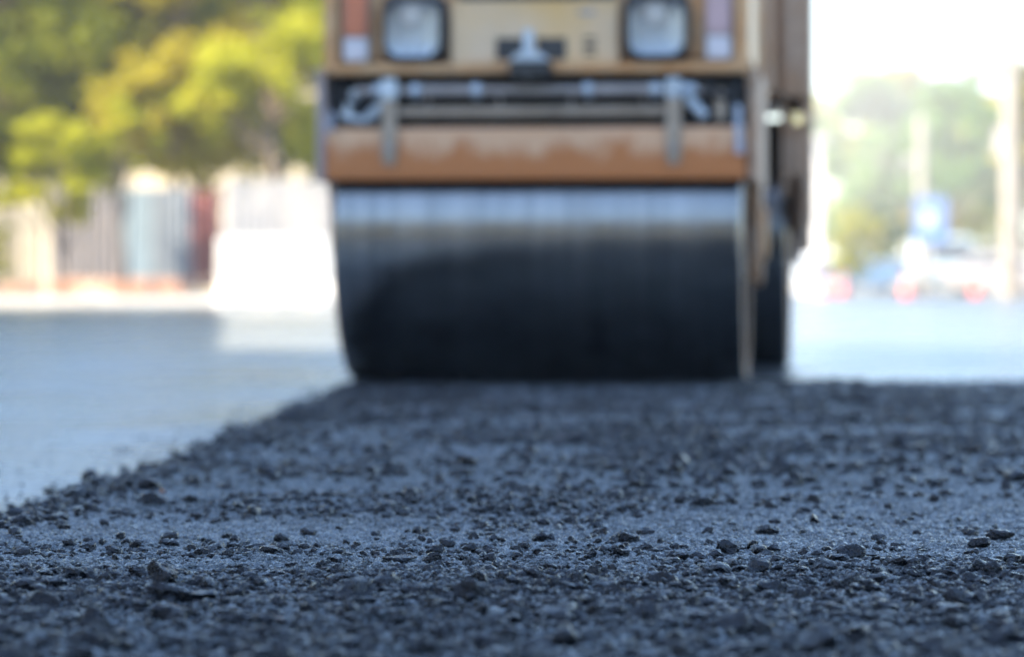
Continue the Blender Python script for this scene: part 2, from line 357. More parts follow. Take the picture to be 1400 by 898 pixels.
# ------------------------------------------------------------------ the road roller
rr = empty('road_roller', (0.152, 13.90, -0.006), R(-5.6), 'dusty orange tandem road roller with a wide steel drum standing on the fresh asphalt', 'road roller')
def drum(yc):
    b = MB(); W = 0.80; Ro = 0.60; Ri = 0.57
    b.lathe_x([(-W, Ro-0.012), (-W+0.004, Ro-0.004), (-W+0.012, Ro), (-W+0.014, Ro), (-W+0.03, Ro), (W-0.03, Ro), (W-0.014, Ro), (W-0.012, Ro), (W-0.004, Ro-0.004), (W, Ro-0.012), (W, Ri), (-W, Ri)], 128)
    d = b.build('drum', M_drum, rr, smooth=True); d.location = (0.05 if yc else 0.0, yc, 0.6)
    for s in (-1, 1):
        e = MB(); x0 = s*0.797
        e.lathe_x([(s*0.800, Ro-0.014), (s*0.806, Ro-0.020), (s*0.806, Ri-0.02), (s*0.800, Ri-0.022)], 96).build('rim', M_dust, d, smooth=True)
        e = MB(); e.lathe_x([(s*0.70, 0.568), (s*0.72, 0.568), (s*0.735, 0.25), (s*0.735, 0.0001), (s*0.70, 0.0001)], 64, True).build('end_plate', M_dust, d, smooth=True)
        e = MB(); e.cyl((s*0.73, 0, 0), (s*0.80, 0, 0), 0.17, n=40)
        for k in range(8):
            t = k*math.pi/4; e.cyl((s*0.80, 0.13*math.cos(t), 0.13*math.sin(t)), (s*0.815, 0.13*math.cos(t), 0.13*math.sin(t)), 0.014, n=6)
        e.cyl((s*0.80, 0, 0), (s*0.86, 0, 0), 0.09, n=32)
        e.build('hub', M_grey, d, smooth=True)
drum(0.0); drum(2.92)
# side frames with the yoke reaching down to the axle
def side_frame(s, y0, y1, yc, x0, x1, ztop, zl, m):
    arc = [(yc + 0.19*math.cos(t), 0.58 + 0.19*math.sin(t)) for t in [R(a) for a in range(-180, 1, 20)]]
    poly = [(y0, ztop), (y0, zl)] + [(yc-0.30, zl)] + [(yc-0.22, zl-0.12)] + arc + [(yc+0.22, zl-0.12), (yc+0.30, zl), (y1, zl), (y1, ztop)]
    return MB().prism(poly, min(s*x0, s*x1), max(s*x0, s*x1)).build('side_frame', m, rr, bevel=0.006)
for s, m in ((-1, M_pink), (1, M_dust)):
    side_frame(s, -0.60, 0.78, 0.0, 0.826, 0.866, 1.24, 0.80, m)
    side_frame(s, 2.05, 3.62, 2.92, 0.826, 0.862, 1.24, 0.80, M_dust)
    side = MB().cyl((s*0.866, 0, 0.6), (s*0.885, 0, 0.6), 0.11, n=32); side.build('axle_cap', M_paint, rr, bevel=0.004)
# beam in front of the drum
MB().prism([(-0.600, 0.803), (-0.664, 0.803), (-0.670, 0.812), (-0.666, 0.99), (-0.652, 1.006), (-0.600, 1.006)], -0.818, 0.818).build('front_beam', beam_mat(), rr, bevel=0.006)
MB().box(-0.80, 0.80, -0.598, -0.582, 0.796, 0.812).build('scraper_blade', M_rubber, rr)
MB().box(-0.815, 0.815, -0.56, -0.54, 0.99, 1.215).build('shade_sheet', M_rubber, rr)  # black sheet standing in for the shade in the gap above the beam
# spray bar and fittings
zb, yb = 1.150, -0.648
sb = MB().cyl((-0.70, yb, zb), (0.68, yb, zb), 0.019, n=20).build('spray_bar', M_grey, rr, smooth=True)
for x, r, w in ((-0.60, 0.033, 0.06), (-0.465, 0.034, 0.035), (-0.228, 0.036, 0.032), (0.207, 0.036, 0.032), (0.468, 0.034, 0.035), (0.60, 0.030, 0.05)):
    MB().cyl((x-w/2, yb, zb), (x+w/2, yb, zb), r, n=24).build('collar', M_galv, sb, bevel=0.003)
MB().cyl((-0.46, yb, zb), (-0.24, yb, zb), 0.024, n=20).build('sleeve', M_grey, sb, smooth=True)
MB().cyl((0.22, yb, zb), (0.46, yb, zb), 0.024, n=20).build('sleeve', M_grey, sb, smooth=True)
for x in (-0.42, -0.14, 0.14, 0.42):
    MB().cyl((x, yb, zb-0.018), (x, yb+0.03, zb-0.055), 0.011, 0.006, n=10).build('nozzle', M_grey, sb)
MB().cyl((-0.535, -0.63, 1.068), (0.51, -0.63, 1.068), 0.020, n=20).build('scraper_bar', M_strap, rr, smooth=True)
for x in (-0.566, 0.54):
    br = MB().prism([(x-0.030, 1.16), (x-0.030, 0.90), (x-0.021, 0.862), (x+0.021, 0.862), (x+0.030, 0.90), (x+0.030, 1.16)], -0.686, -0.672, 'y').build('bracket', M_strap, rr, bevel=0.003)
    MB().box(x-0.033, x+0.033, -0.700, -0.630, 1.115, 1.196).build('clamp', M_galv, br, bevel=0.010)
    MB().cyl((x, -0.686, 0.925), (x, -0.70, 0.925), 0.015, n=6).build('bolt', M_grey, br)
# levers linking the spray gear to the side plates
def bar(a, b, r, m, name='lever'): return MB().cyl(a, b, r, n=14).build(name, m, rr, bevel=0.002, smooth=True)
bar((-0.745, -0.64, 1.045), (-0.70, -0.64, 1.155), 0.020, M_galv); bar((-0.74, -0.65, 1.05), (-0.66, -0.65, 1.035), 0.015, M_galv)
bar((-0.655, -0.65, 1.04), (-0.59, -0.65, 1.105), 0.024, M_galv)
bar((0.72, -0.64, 1.035), (0.712, -0.64, 1.15), 0.020, M_strap); bar((0.59, -0.64, 1.12), (0.66, -0.64, 1.045), 0.024, M_galv)
bar((0.60, -0.64, 1.155), (0.655, -0.64, 1.16), 0.016, M_galv)
def hose(pts, r=0.011):
    cu = bpy.data.curves.new('hose', 'CURVE'); cu.dimensions = '3D'; cu.bevel_depth = r; cu.resolution_u = 12
    sp = cu.splines.new('NURBS'); sp.points.add(len(pts)-1); sp.use_endpoint_u = True; sp.order_u = 4
    for p, q in zip(sp.points, pts): p.co = (*q, 1)
    o = bpy.data.objects.new('hose', cu); me = bpy.data.meshes.new_from_object(o.evaluated_get(bpy.context.evaluated_depsgraph_get()) if False else o)
    m = bpy.data.objects.new('hose', me); C.objects.link(m); me.materials.append(M_rubber); m.parent = rr; bpy.data.objects.remove(o)
hose([(-0.76, -0.60, 1.20), (-0.74, -0.68, 1.08), (-0.64, -0.70, 1.10), (-0.60, -0.67, 1.15), (-0.60, -0.65, 1.15)])
hose([(0.78, -0.60, 1.19), (0.76, -0.68, 1.10), (0.68, -0.70, 1.13), (0.66, -0.66, 1.19), (0.60, -0.65, 1.155)])
MB().prism([(0.775, 1.09), (0.80, 1.09), (0.81, 0.90), (0.78, 0.90)], -0.70, -0.69, 'y').build('water_tag', plain('pale_blue_plastic', (0.34, 0.38, 0.44), 0.5), rr)
MB().prism([(-0.80, 1.07), (-0.775, 1.07), (-0.785, 0.99), (-0.81, 0.99)], -0.70, -0.69, 'y').build('water_tag', plain('dull_blue_plastic', (0.26, 0.28, 0.33), 0.5), rr)
# body: ledge, cheeks, centre panel
MB().box(-0.832, 0.832, -0.700, -0.55, 1.214, 1.252).build('ledge', M_paint, rr, bevel=0.008)
MB().box(-0.826, 0.826, -0.600, 0.76, 1.253, 1.84).build('body', M_paint, rr, bevel=0.03)
for x0, x1 in ((-0.826, -0.772), (0.775, 0.828)):
    MB().box(x0, x1, -0.668, -0.602, 1.254, 1.80).build('corner_post', M_paint, rr, bevel=0.008)
b = MB().box(-0.325, 0.325, -0.660, -0.602, 1.254, 1.50)
b.build('centre_panel', M_yellow, rr, bevel=0.006)
gr = MB().box(-0.30, 0.31, -0.664, -0.606, 1.502, 1.78).build('grille', M_black, rr, bevel=0.004)
for k in range(7): MB().box(-0.28, 0.29, -0.682, -0.666, 1.53+k*0.034, 1.542+k*0.034).build('louvre', M_grey, gr)
for x0, x1 in ((-0.150, -0.042), (0.010, 0.122)):
    MB().box(x0, x1, -0.666, -0.655, 1.268, 1.352).build('slot', M_black, rr)
for z in (1.285, 1.312, 1.340): MB().box(0.190, 0.238, -0.6645, -0.655, z, z+0.013).build('vent', M_black, rr)
MB().box(0.17, 0.235, -0.664, -0.655, 1.44, 1.46).build('latch', M_grey, rr)
# tow hitch
th = MB().prism([(-0.088, 1.255), (-0.08, 1.270), (-0.045, 1.288), (0.025, 1.288), (0.062, 1.270), (0.07, 1.255)], -0.80, -0.702, 'y').build('tow_hitch', M_galv, rr, bevel=0.010)
MB().box(-0.043, -0.003, -0.69, -0.664, 1.25, 1.385).build('hitch_plate', M_galv, th, bevel=0.004)
MB().box(-0.09, 0.075, -0.79, -0.703, 1.195, 1.258).build('hitch_jaw', M_black, th, bevel=0.012)
MB().cyl((-0.02, -0.75, 1.19), (-0.02, -0.75, 1.30), 0.013, n=14).build('hitch_pin', M_galv, th)
# headlights
for x, hz in ((-0.470, 1.385), (0.475, 1.385)):
    h = MB().prism(rrect(x, hz+0.008, 0.252, 0.262, 0.05), -0.675, -0.602, 'y').build('headlight', M_black, rr, bevel=0.008)
    rf = MB(); 
    ring = rrect(x, hz, 0.230, 0.234, 0.066); n = len(ring)
    lv = []; lf = []
    for j, (k, yy) in enumerate(((1.0, -0.677), (0.93, -0.688), (0.72, -0.681), (0.45, -0.678), (0.2, -0.677))):
        for (u, v) in ring: lv.append((x+(u-x)*k, yy, hz+(v-hz)*k))
    for j in range(4):
        for q in range(n): lf.append((j*n+q, j*n+(q+1) % n, (j+1)*n+(q+1) % n, (j+1)*n+q))
    lf.append(tuple(range(4*n, 5*n)))
    rf.add(lv, lf).build('reflector', M_refl, h, smooth=True)
    MB().cyl((x-0.005, -0.676, hz+0.058), (x-0.005, -0.705, hz+0.058), 0.046, 0.034, n=24).build('bulb', M_bulb, h, bevel=0.006, smooth=True)
    MB().prism(rrect(x, hz, 0.205, 0.21, 0.072), -0.714, -0.709, 'y').build('lens', M_glass, h)
    fr = MB(); ri = rrect(x, hz, 0.212, 0.214, 0.062); ro = rrect(x, hz, 0.242, 0.246, 0.07)
    for a, (p0, p1) in enumerate(zip(ri, ri[1:]+ri[:1])):
        q0 = ro[a]; q1 = ro[(a+1) % n]
        fr.add([(p0[0], -0.722, p0[1]), (p1[0], -0.722, p1[1]), (q1[0], -0.716, q1[1]), (q0[0], -0.716, q0[1]), (p0[0], -0.676, p0[1]), (p1[0], -0.676, p1[1]), (q1[0], -0.676, q1[1]), (q0[0], -0.676, q0[1])], [(0,1,2,3), (0,4,5,1), (3,2,6,7)])
    fr.build('bezel', M_black, h)
# marker lamps
for x, ma in ((-0.702, M_red), (0.712, M_pinklens)):
    ml = MB().box(x-0.056, x+0.056, -0.634, -0.602, 1.262, 1.60).build('marker_lamp', M_strap, rr, bevel=0.004)
    MB().box(x-0.047, x+0.047, -0.652, -0.635, 1.364, 1.58).build('lens', ma, ml, bevel=0.006)
    MB().box(x-0.047, x+0.047, -0.652, -0.635, 1.268, 1.358).build('lens', M_white, ml, bevel=0.006)
# hood above the frame, platform, seat, steering, roof on posts
MB().prism([(-0.56, 1.842), (-0.50, 2.00), (0.55, 2.08), (0.74, 2.06), (0.74, 1.842)], -0.70, 0.70).build('hood', M_paint, rr, bevel=0.03)
MB().cyl((0.0, 0.70, 0.75), (0.0, 1.35, 0.75), 0.16, n=24).build('articulation_joint', M_strap, rr, bevel=0.01)
MB().box(-0.30, 0.30, 0.70, 2.1, 0.90, 1.18).build('chassis_beam', M_dust, rr, bevel=0.01)
MB().box(-0.82, 0.82, 0.80, 1.95, 1.20, 1.252).build('platform', M_dust, rr, bevel=0.006)
MB().box(-0.825, 0.825, 2.02, 3.62, 1.253, 1.78).build('rear_body', M_paint, rr, bevel=0.03)
MB().prism([(2.05, 0.90), (2.05, 1.14), (3.4, 1.14), (3.4, 0.70), (2.3, 0.66)], 0.865, 0.965).build('side_tank', M_dust, rr, bevel=0.01)
MB().box(0.92, 0.965, 1.98, 2.28, 0.55, 0.90).build('step', M_dust, rr, bevel=0.008)
MB().box(0.828, 0.965, 1.95, 3.5, 1.257, 1.95).build('tool_box', M_dust, rr, bevel=0.012)
MB().box(0.925, 0.965, 2.0, 3.4, 1.14, 1.255).build('mount', M_dust, rr)
for s in (-1, 1):
    MB().tube([(s*0.80, 0.95, 1.25), (s*0.80, 0.95, 2.95)], 0.035, 14).build('roof_post', M_paint, rr, smooth=True)
    MB().tube([(s*0.80, 2.15, 1.78), (s*0.80, 2.15, 2.95)], 0.035, 14).build('roof_post', M_paint, rr, smooth=True)
    MB().tube([(s*0.865, 0.85, 1.25), (s*0.865, 0.85, 1.75), (s*0.865, 1.25, 1.75), (s*0.865, 1.25, 1.25)], 0.018, 10).build('handrail', M_dust, rr, smooth=True)
MB().prism([(0.55, 2.95), (0.55, 3.0), (0.9, 3.05), (2.3, 3.05), (2.55, 3.0), (2.55, 2.95)], -0.92, 0.92).build('roof', M_yellow, rr, bevel=0.015)
st = MB().box(-0.25, 0.25, 1.55, 1.95, 1.62, 1.74).build('seat', M_seat, rr, bevel=0.03)
MB().prism([(1.90, 1.74), (1.98, 2.2), (2.06, 2.2), (2.0, 1.74)], -0.23, 0.23).build('backrest', M_seat, st, bevel=0.025)
MB().cyl((0, 1.75, 1.25), (0, 1.75, 1.62), 0.10, n=20).build('pedestal', M_black, st)
MB().cyl((0, 0.85, 1.25), (0, 1.18, 1.98), 0.04, n=14).build('steering_column', M_black, rr)
sw = MB(); q = Vector((0, 0.41, 0.91)).to_track_quat('Z', 'Y'); pts = [Vector((0, 1.20, 2.02)) + q @ Vector((0.19*math.cos(t*math.pi/12), 0.19*math.sin(t*math.pi/12), 0)) for t in range(25)]
sw.tube(pts, 0.014, 8).cyl((0, 1.18, 1.98), (0, 1.20, 2.03), 0.045, n=12)
for k in range(3): sw.cyl(pts[k*8], (0, 1.20, 2.02), 0.011, n=8)
sw.build('steering_wheel', M_black, rr)

# the rear half is steered a little to the right of the front half
for o in list(rr.children):
    if o.type != 'MESH': continue
    ys = [v.co.y for v in o.data.vertices]; ym = sum(ys)/len(ys) + o.location.y
    if ym > 1.85 and o.name.split('.')[0] not in ('roof', 'roof_post', 'seat', 'backrest', 'pedestal'): o.location.x += 0.075
# ------------------------------------------------------------------ trees and shrubs
def leaf_mat(name, c0, c1, tr):
    m, nt, b = newmat(name); v = coord(nt)
    col = ramp(nt, noise(nt, v, 0.9, 5, 0.75), [(0.36, c0), (0.64, c1)])
    nt.links.new(col, b.inputs['Base Color']); b.inputs['Roughness'].default_value = 0.6; b.inputs['Specular IOR Level'].default_value = 0.12
    t = nt.nodes.new('ShaderNodeBsdfTranslucent'); ms = nt.nodes.new('ShaderNodeMixShader'); ms.inputs[0].default_value = tr
    nt.links.new(col, t.inputs['Color']); nt.links.new(b.outputs[0], ms.inputs[1]); nt.links.new(t.outputs[0], ms.inputs[2])
    nt.links.new(ms.outputs[0], nt.nodes['Material Output'].inputs['Surface']); return m
L_dark = leaf_mat('dark_green_leaves', (0.04,0.075,0.01), (0.33,0.34,0.015), 0.55)
L_olive = leaf_mat('olive_leaves', (0.20,0.19,0.014), (0.54,0.46,0.04), 0.55)
L_yel = leaf_mat('yellow_green_leaves', (0.20,0.23,0.014), (0.54,0.52,0.03), 0.55)
L_mid = leaf_mat('mid_green_leaves', (0.07,0.18,0.03), (0.18,0.32,0.05), 0.5)
L_far = leaf_mat('grey_green_leaves', (0.10,0.24,0.08), (0.28,0.38,0.08), 0.55)
M_bark = worn('brown_bark', (0.09,0.065,0.045), (0.17,0.13,0.09), rough=(0.8,0.95), scale=9, stretch=(1,1,0.3))
def leaves(parent, blobs, n, size, mat, seed, name='crown'):
    r = np.random.default_rng(seed); P = []
    vol = np.array([a[3]*a[4]*a[5] for a in blobs])**0.75; cnt = (n*vol/vol.sum()).astype(int)
    for (bx, by, bz, sx, sy, sz), c in zip(blobs, cnt):
        k = max(3, c//45)                        # twig tufts inside each bough
        d = r.normal(size=(k, 3)); d /= np.linalg.norm(d, axis=1)[:, None]; d *= (r.random((k, 1))**0.5)
        tc = d*np.array([sx, sy, sz]) + np.array([bx, by, bz])
        which = r.integers(0, k, c); q = r.normal(size=(c, 3))*0.17*min(sx, sz)*np.array([1.2, 1.2, 0.8])
        P.append(tc[which]+q)
    P = np.concatenate(P); m = len(P)
    nrm = r.normal(size=(m, 3)); nrm[:, 2] += 0.5; nrm /= np.linalg.norm(nrm, axis=1)[:, None]
    t = np.cross(nrm, r.normal(size=(m, 3))); t /= np.linalg.norm(t, axis=1)[:, None]; bt = np.cross(nrm, t)
    s = size*r.uniform(0.6, 1.3, (m, 1)); fold = 0.18*s*nrm
    V = np.stack([P - t*s, P + bt*s*0.42 + fold, P + t*s, P - bt*s*0.42 + fold], 1).reshape(-1, 3)
    F = np.arange(m*4).reshape(m, 4)
    return raw_mesh(name, V, F, mat, False, parent)
def tree(x, y, h, rad, mat, label, seed, n=9000, size=0.16, trunk_h=0.3, name='tree', group=None, flat=0.8, nb=16, cat='tree', low=None):
    t = empty(name, (x, y, -0.04), 0, label, cat, group); r = random.Random(seed)
    blobs = []; tb = MB(); th = h*trunk_h
    mid = Vector((r.uniform(-.2, .2), r.uniform(-.2, .2), th)); top = Vector((r.uniform(-.4, .4), r.uniform(-.4, .4), h*0.75))
    tr = max(0.04, h*0.014)
    tb.limb([Vector((0,0,0)), Vector((0.02,0,0.25)), mid, (mid+top)/2+Vector((r.uniform(-.2,.2),0,0)), top], [tr*1.5, tr*1.1, tr*0.85, tr*0.5, tr*0.15], 12)
    zl = th if low is None else low
    for k in range(nb):
        a = 2*math.pi*(k/nb*2.6 + r.random()*0.2); u = (k+0.5)/nb; z = zl + (h-zl)*(0.10+0.82*u)
        rr_ = rad*math.sin(math.pi*min(0.97, 0.22+0.72*u))**0.8*r.uniform(0.35, 0.85)
        c = Vector((rr_*math.cos(a), rr_*math.sin(a), z)); s = rad*r.uniform(0.28, 0.48)
        blobs.append((c.x, c.y, c.z, s, s, s*flat))
        st_ = mid.lerp(top, max(0, min(1, u*0.9))); tb.limb([st_, (st_+c)/2+Vector((0, 0, -0.1*rad)), c], [tr*0.45*(1.1-u), tr*0.25*(1.1-u)+0.008, 0.01], 7)
    leaves(t, blobs, n, size, mat, seed); tb.build('trunk', M_bark, t, smooth=True)
    return t
G1 = 'trees behind the hoardings at the left'
tree(-12.4, 82, 12.5, 3.8, L_dark, 'tall dark green tree farthest left behind the grey hoarding', 1, 26000, 0.15, 0.26, group=G1, low=2.2, name='broadleaf_tree', nb=44)
tree(-9.8, 84, 12.0, 3.0, L_dark, 'dense dark tree above the middle of the grey hoarding', 2, 22000, 0.15, 0.30, group=G1, low=2.6, name='broadleaf_tree', nb=40)
tree(-7.8, 80, 11.0, 2.4, L_olive, 'golden olive tree rising between the red panel and the white fence', 3, 20000, 0.14, 0.3, group=G1, low=2.5, name='broadleaf_tree', nb=40)
tree(-5.3, 78, 12.5, 2.5, L_yel, 'bright yellow green sunlit tree beside the roller', 4, 20000, 0.13, 0.2, group=G1, low=2.4, name='broadleaf_tree', nb=44)
tree(-3.2, 88, 11.5, 2.9, L_olive, 'olive tree mostly hidden behind the roller body', 5, 12000, 0.18, 0.2, group=G1, low=2.4, name='broadleaf_tree', nb=24)
tree(-8.4, 90, 13.5, 4.5, L_olive, 'broad olive tree filling the gaps at the back of the left group', 25, 20000, 0.2, 0.2, group=G1, low=3.0, name='broadleaf_tree', nb=40)
tree(-13.5, 92, 13.5, 4.0, L_olive, 'olive tree at the back beyond the farthest left dark tree', 26, 16000, 0.2, 0.2, group=G1, low=3.2, name='broadleaf_tree', nb=34)
tree(-9.75, 73.2, 4.1, 1.15, L_yel, 'low lime yellow shrub spilling over the left end of the grey hoarding', 6, 3600, 0.11, 0.2, name='shrub', cat='shrub', low=1.7, nb=14)
tree(-8.35, 73.6, 4.3, 0.75, L_yel, 'small lime yellow shrub rising over the hoarding beside the bigger one', 16, 1500, 0.11, 0.35, name='shrub', cat='shrub', low=2.9, nb=9)
tree(-11.0, 72.6, 2.7, 0.7, L_yel, 'yellowish bush growing before the pale wooden fence', 7, 1400, 0.10, 0.2, name='shrub', cat='shrub', low=0.5, nb=10)
# right side
GR = 'trees far down the road at the right'
tree(gx(1312, 125), 125, 7.6, 2.3, L_mid, 'round bright green tree beyond the blue sign', 8, 7000, 0.20, 0.25, group=GR, low=2.9, name='roadside_tree')
tree(gx(1335, 135), 136, 5.6, 2.0, L_dark, 'darker green tree in the gap beside the white pole', 9, 5000, 0.18, 0.2, group=GR, low=1.0, name='roadside_tree')
tree(gx(1200, 170), 170, 11.0, 4.2, L_far, 'pale grey green tree farthest down the road', 10, 11000, 0.26, 0.2, group=GR, low=1.5, name='roadside_tree')
tree(gx(1168, 112), 112, 2.9, 1.15, L_yel, 'lime yellow rounded bush behind the traffic cones at the right', 11, 3200, 0.11, 0.15, name='shrub', cat='shrub', low=0.5, nb=14)
tree(gx(1245, 185), 186, 12.5, 3.0, L_olive, 'tall olive tree standing behind the short grey concrete pole', 12, 8000, 0.26, 0.3, group=GR, low=3.0, name='roadside_tree')
tree(gx(1400, 150), 150, 10.5, 3.0, L_olive, 'olive tree behind the white pole at the right edge', 13, 8000, 0.24, 0.3, group=GR, low=3.8, name='roadside_tree')

tree(gx(1128, 195), 195, 11.0, 3.6, L_yel, 'pale yellow green tree above the low white house', 21, 7000, 0.26, 0.2, group=GR, low=2.0, name='roadside_tree')
tree(gx(1345, 200), 200, 13.0, 4.5, L_far, 'broad hazy tree seen past the white pole', 22, 9000, 0.28, 0.2, group=GR, low=1.5, name='roadside_tree')
# ------------------------------------------------------------------ hoardings and fences at the left
P_lil = worn('grey_lilac_sheet', (0.12,0.115,0.125), (0.18,0.165,0.165), scale=1.2, dirt=(0.28,0.23,0.19))
P_blue = plain('pale_blue_sheet', (0.18,0.24,0.28), 0.5); P_gb = worn('blue_grey_sheet', (0.12,0.145,0.175), (0.17,0.195,0.22), scale=1.2)
P_red = plain('dull_red_sheet', (0.15,0.04,0.035), 0.5); P_white = plain('white_boards', (0.45,0.42,0.39), 0.55, var=0.05)
P_wood = worn('pale_wood', (0.52,0.42,0.27), (0.70,0.60,0.42), scale=2, stretch=(6,6,0.5))
P_brick = worn('orange_brick', (0.36,0.17,0.10), (0.50,0.28,0.19), scale=3, dirt=(0.46,0.40,0.35))
DL = 75.0
hd = empty('site_hoarding', (gx(180, DL), DL, -0.04), R(0), 'row of grey, pale blue and dark red sheet panels on a brick base', 'hoarding')
hx = hd.location.x
def corr(x0, x1, z0, z1, m, pitch=0.16):
    b = MB(); n = int((x1-x0)/pitch*2); xs = [x0+(x1-x0)*i/n for i in range(n+1)]
    poly = [(x, -0.02 if i % 2 else 0.02) for i, x in enumerate(xs)] + [(x, (-0.02 if i % 2 else 0.02)+0.012) for i, x in reversed(list(enumerate(xs)))]
    return b.prism(poly, z0, z1, 'z').build('panel', m, hd)
for p0, p1, m in ((70, 118, P_lil), (119, 167, P_lil), (169, 206, P_blue), (208, 261, P_gb), (263, 298, P_red)):
    corr(gx(p0, DL)-hx, gx(p1, DL)-hx, 0.52, gz(257 if m != P_red else 262, DL)+0.04, m)
for p in (69, 118, 168, 207, 262, 299): MB().box(gx(p, DL)-hx-0.04, gx(p, DL)-hx+0.04, 0.05, 0.13, 0, 2.6).build('post', M_grey, hd)
MB().box(gx(66, DL)-hx, gx(300, DL)-hx, -0.06, 0.20, 0, 0.50).build('base_wall', P_brick, hd, bevel=0.01)
# low planters / kerb blocks
def fence(name, p0, p1, D, z1, m, label, cat, bw=0.14, gap=0.03, rails=True, pointed=False, rz=0.0):
    f = empty(name, (gx(p0, D), D, -0.04), rz, label, cat); w = gx(p1, D)-gx(p0, D); b = MB(); x = 0
    r = random.Random(int(p0)+5)
    while x < w:
        h = z1 + r.uniform(-0.03, 0.03); poly = [(x, 0.06), (x+bw, 0.06), (x+bw, h-(0.06 if pointed else 0))] + ([(x+bw/2, h)] if pointed else []) + [(x, h-(0.06 if pointed else 0))]
        b.prism(poly, -0.012, 0.012, 'y'); x += bw+gap
    b.build('boards', m, f)
    for z in (0.4, z1*0.8): MB().box(0, w, 0.014, 0.06, z, z+0.09).build('rail', m, f)
    k = 0
    while k <= w: MB().box(k-0.05, k+0.05, 0.062, 0.16, 0, z1*0.95).build('post', m, f); k += 1.6
    return f
fence('board_fence', 312, 520, 72.0, gz(243, 72)+0.04, P_white, 'tall white board fence in full sun just left of the roller', 'fence', pointed=True, rz=R(14))
fence('wooden_fence', -60, 62, 76.0, gz(285, 76)+0.04, P_wood, 'pale wooden fence left of the grey hoarding', 'fence', 0.12, 0.05, rz=R(20))
P_bar = plain('white_barrier_plastic', (0.66,0.65,0.62), 0.5, var=0.04)  # for white barriers added to brighten the sunlit patch before the fence
for px, lab in ((328, 'white barrier added for the sunlit glare, farthest left in front of the white board fence'), (390, 'white barrier added for the sunlit glare, in the middle of the row before the white board fence'), (452, 'white barrier added for the sunlit glare, beside the roller drum before the white board fence')):
    D = 58.0; e = empty('glare_barrier', (gx(px, D), D, -0.034), R(12), lab, 'barrier', 'white barriers added for the sunlit glare')
    MB().prism([(-0.27, 0.05), (-0.27, 0.22), (-0.13, 0.42), (-0.10, 1.20), (0.10, 1.20), (0.13, 0.42), (0.27, 0.22), (0.27, 0.05)], -0.36, 0.36).build('barrier_body', P_bar, e, bevel=0.03)
    for q in (-0.22, 0.22): MB().box(q-0.09, q+0.09, -0.25, 0.25, 0, 0.048).build('foot', P_bar, e, bevel=0.005)
# crates of bricks along the base
for k, (px, w, h, m, lab) in enumerate(((30, .9, .42, P_brick, 'low orange block pile before the wooden fence at far left'), (135, .8, .40, P_wood, 'small pale block pile below the grey hoarding panels'),
        (228, 1.0, .44, P_brick, 'orange brick pile below the blue grey panel'), (278, .7, .34, P_wood, 'short pale block pile below the dark red panel'))):
    D = 73.4; e = MB(); r = random.Random(k)
    for i in range(int(w/0.21)):
        for j in range(int(h/0.10)):
            e.box(i*0.21+r.uniform(0, .015), i*0.21+0.2, r.uniform(-.02, .02), 0.3, j*0.10, j*0.10+0.09)
    o = e.build('brick_pile', m); o.location = (gx(px, D)-w/2, D, -0.032); tag(o, lab, 'brick pile')
# pavement strip with kerb in front of the fences
kb = MB().box(-40, -1.8, 71.0, 71.2, -0.10, 0.09); tag(kb.build('kerb', M_conc, bevel=0.01), kind='structure')
tag(MB().box(-40, -1.8, 71.2, 79, -0.10, 0.078).build('pavement', M_conc), kind='structure') if False else None

# ------------------------------------------------------------------ buildings
def building(name, x0, x1, y0, y1, h, m, label, storeys, cols, face='y', peach=None):
    t = empty(name, ((x0+x1)/2, (y0+y1)/2, -0.05), 0, label, 'building')
    w, d = (x1-x0)/2, (y1-y0)/2; MB().box(-w, w, -d, d, 0, h).build('wall', m, t)
    rf = MB().box(-w-0.25, w+0.25, -d-0.25, d+0.25, h+0.003, h+0.3).build('roof', M_conc, t, bevel=0.03)
    sh = h/storeys
    def win(u, z, ww, hh, ax):
        if ax == 'y': B = lambda a, b_, c, d_, e, f_: MB().box(a, b_, c-d, d_-d, e, f_)
        if ax == 'x+': B = lambda a, b_, c, d_, e, f_: MB().box(w-d_, w-c, a, b_, e, f_)
        if ax == 'x-': B = lambda a, b_, c, d_, e, f_: MB().box(-w+c, -w+d_, a, b_, e, f_)
        f = B(u-ww/2-.06, u+ww/2+.06, -0.05, 0.02, z-.06, z+hh+.06).build('window', P_white, t)
        B(u-ww/2, u-0.03, -0.062, -0.045, z, z+hh).build('pane', M_win, f); B(u+0.03, u+ww/2, -0.062, -0.045, z, z+hh).build('pane', M_win, f)
        B(u-ww/2-.12, u+ww/2+.12, -0.14, -0.052, z-.14, z-.065).build('sill', M_conc, f)
    for s_ in range(storeys):
        if face == 'y':
            for c in range(cols): win(-w + (c+0.5)*2*w/cols, s_*sh+sh*0.35, 1.1, sh*0.42, 'y')
        else:
            for c in range(cols): win(-d + (c+0.5)*2*d/cols, s_*sh+sh*0.35, 1.3, sh*0.42, face)
    return t
M_post = worn('weathered_pole_concrete', (0.20,0.18,0.155), (0.28,0.26,0.23), rough=(0.7,0.9), scale=1.5)
M_win = plain('dark_window_glass', (0.05,0.06,0.07), 0.08)
P_cream = worn('cream_render', (0.62,0.55,0.42), (0.72,0.66,0.54), rough=(0.7,0.9), scale=0.6)
P_wht = worn('white_render', (0.68,0.66,0.64), (0.78,0.77,0.75), rough=(0.7,0.9), scale=0.6)
P_tan = worn('tan_render', (0.46,0.38,0.27), (0.56,0.47,0.35), rough=(0.7,0.9), scale=0.6)
building('house', -19, -3.6, 98, 108, 6.6, P_cream, 'cream house added behind the trees for bright gaps between the leaves', 2, 6)  # added so its sunlit wall shows as bright gaps between the leaves
building('house', 5.5, gx(1122, 150), 150, 160, gz(195, 150), P_wht, 'low white house just right of the roller far down the road', 2, 3)
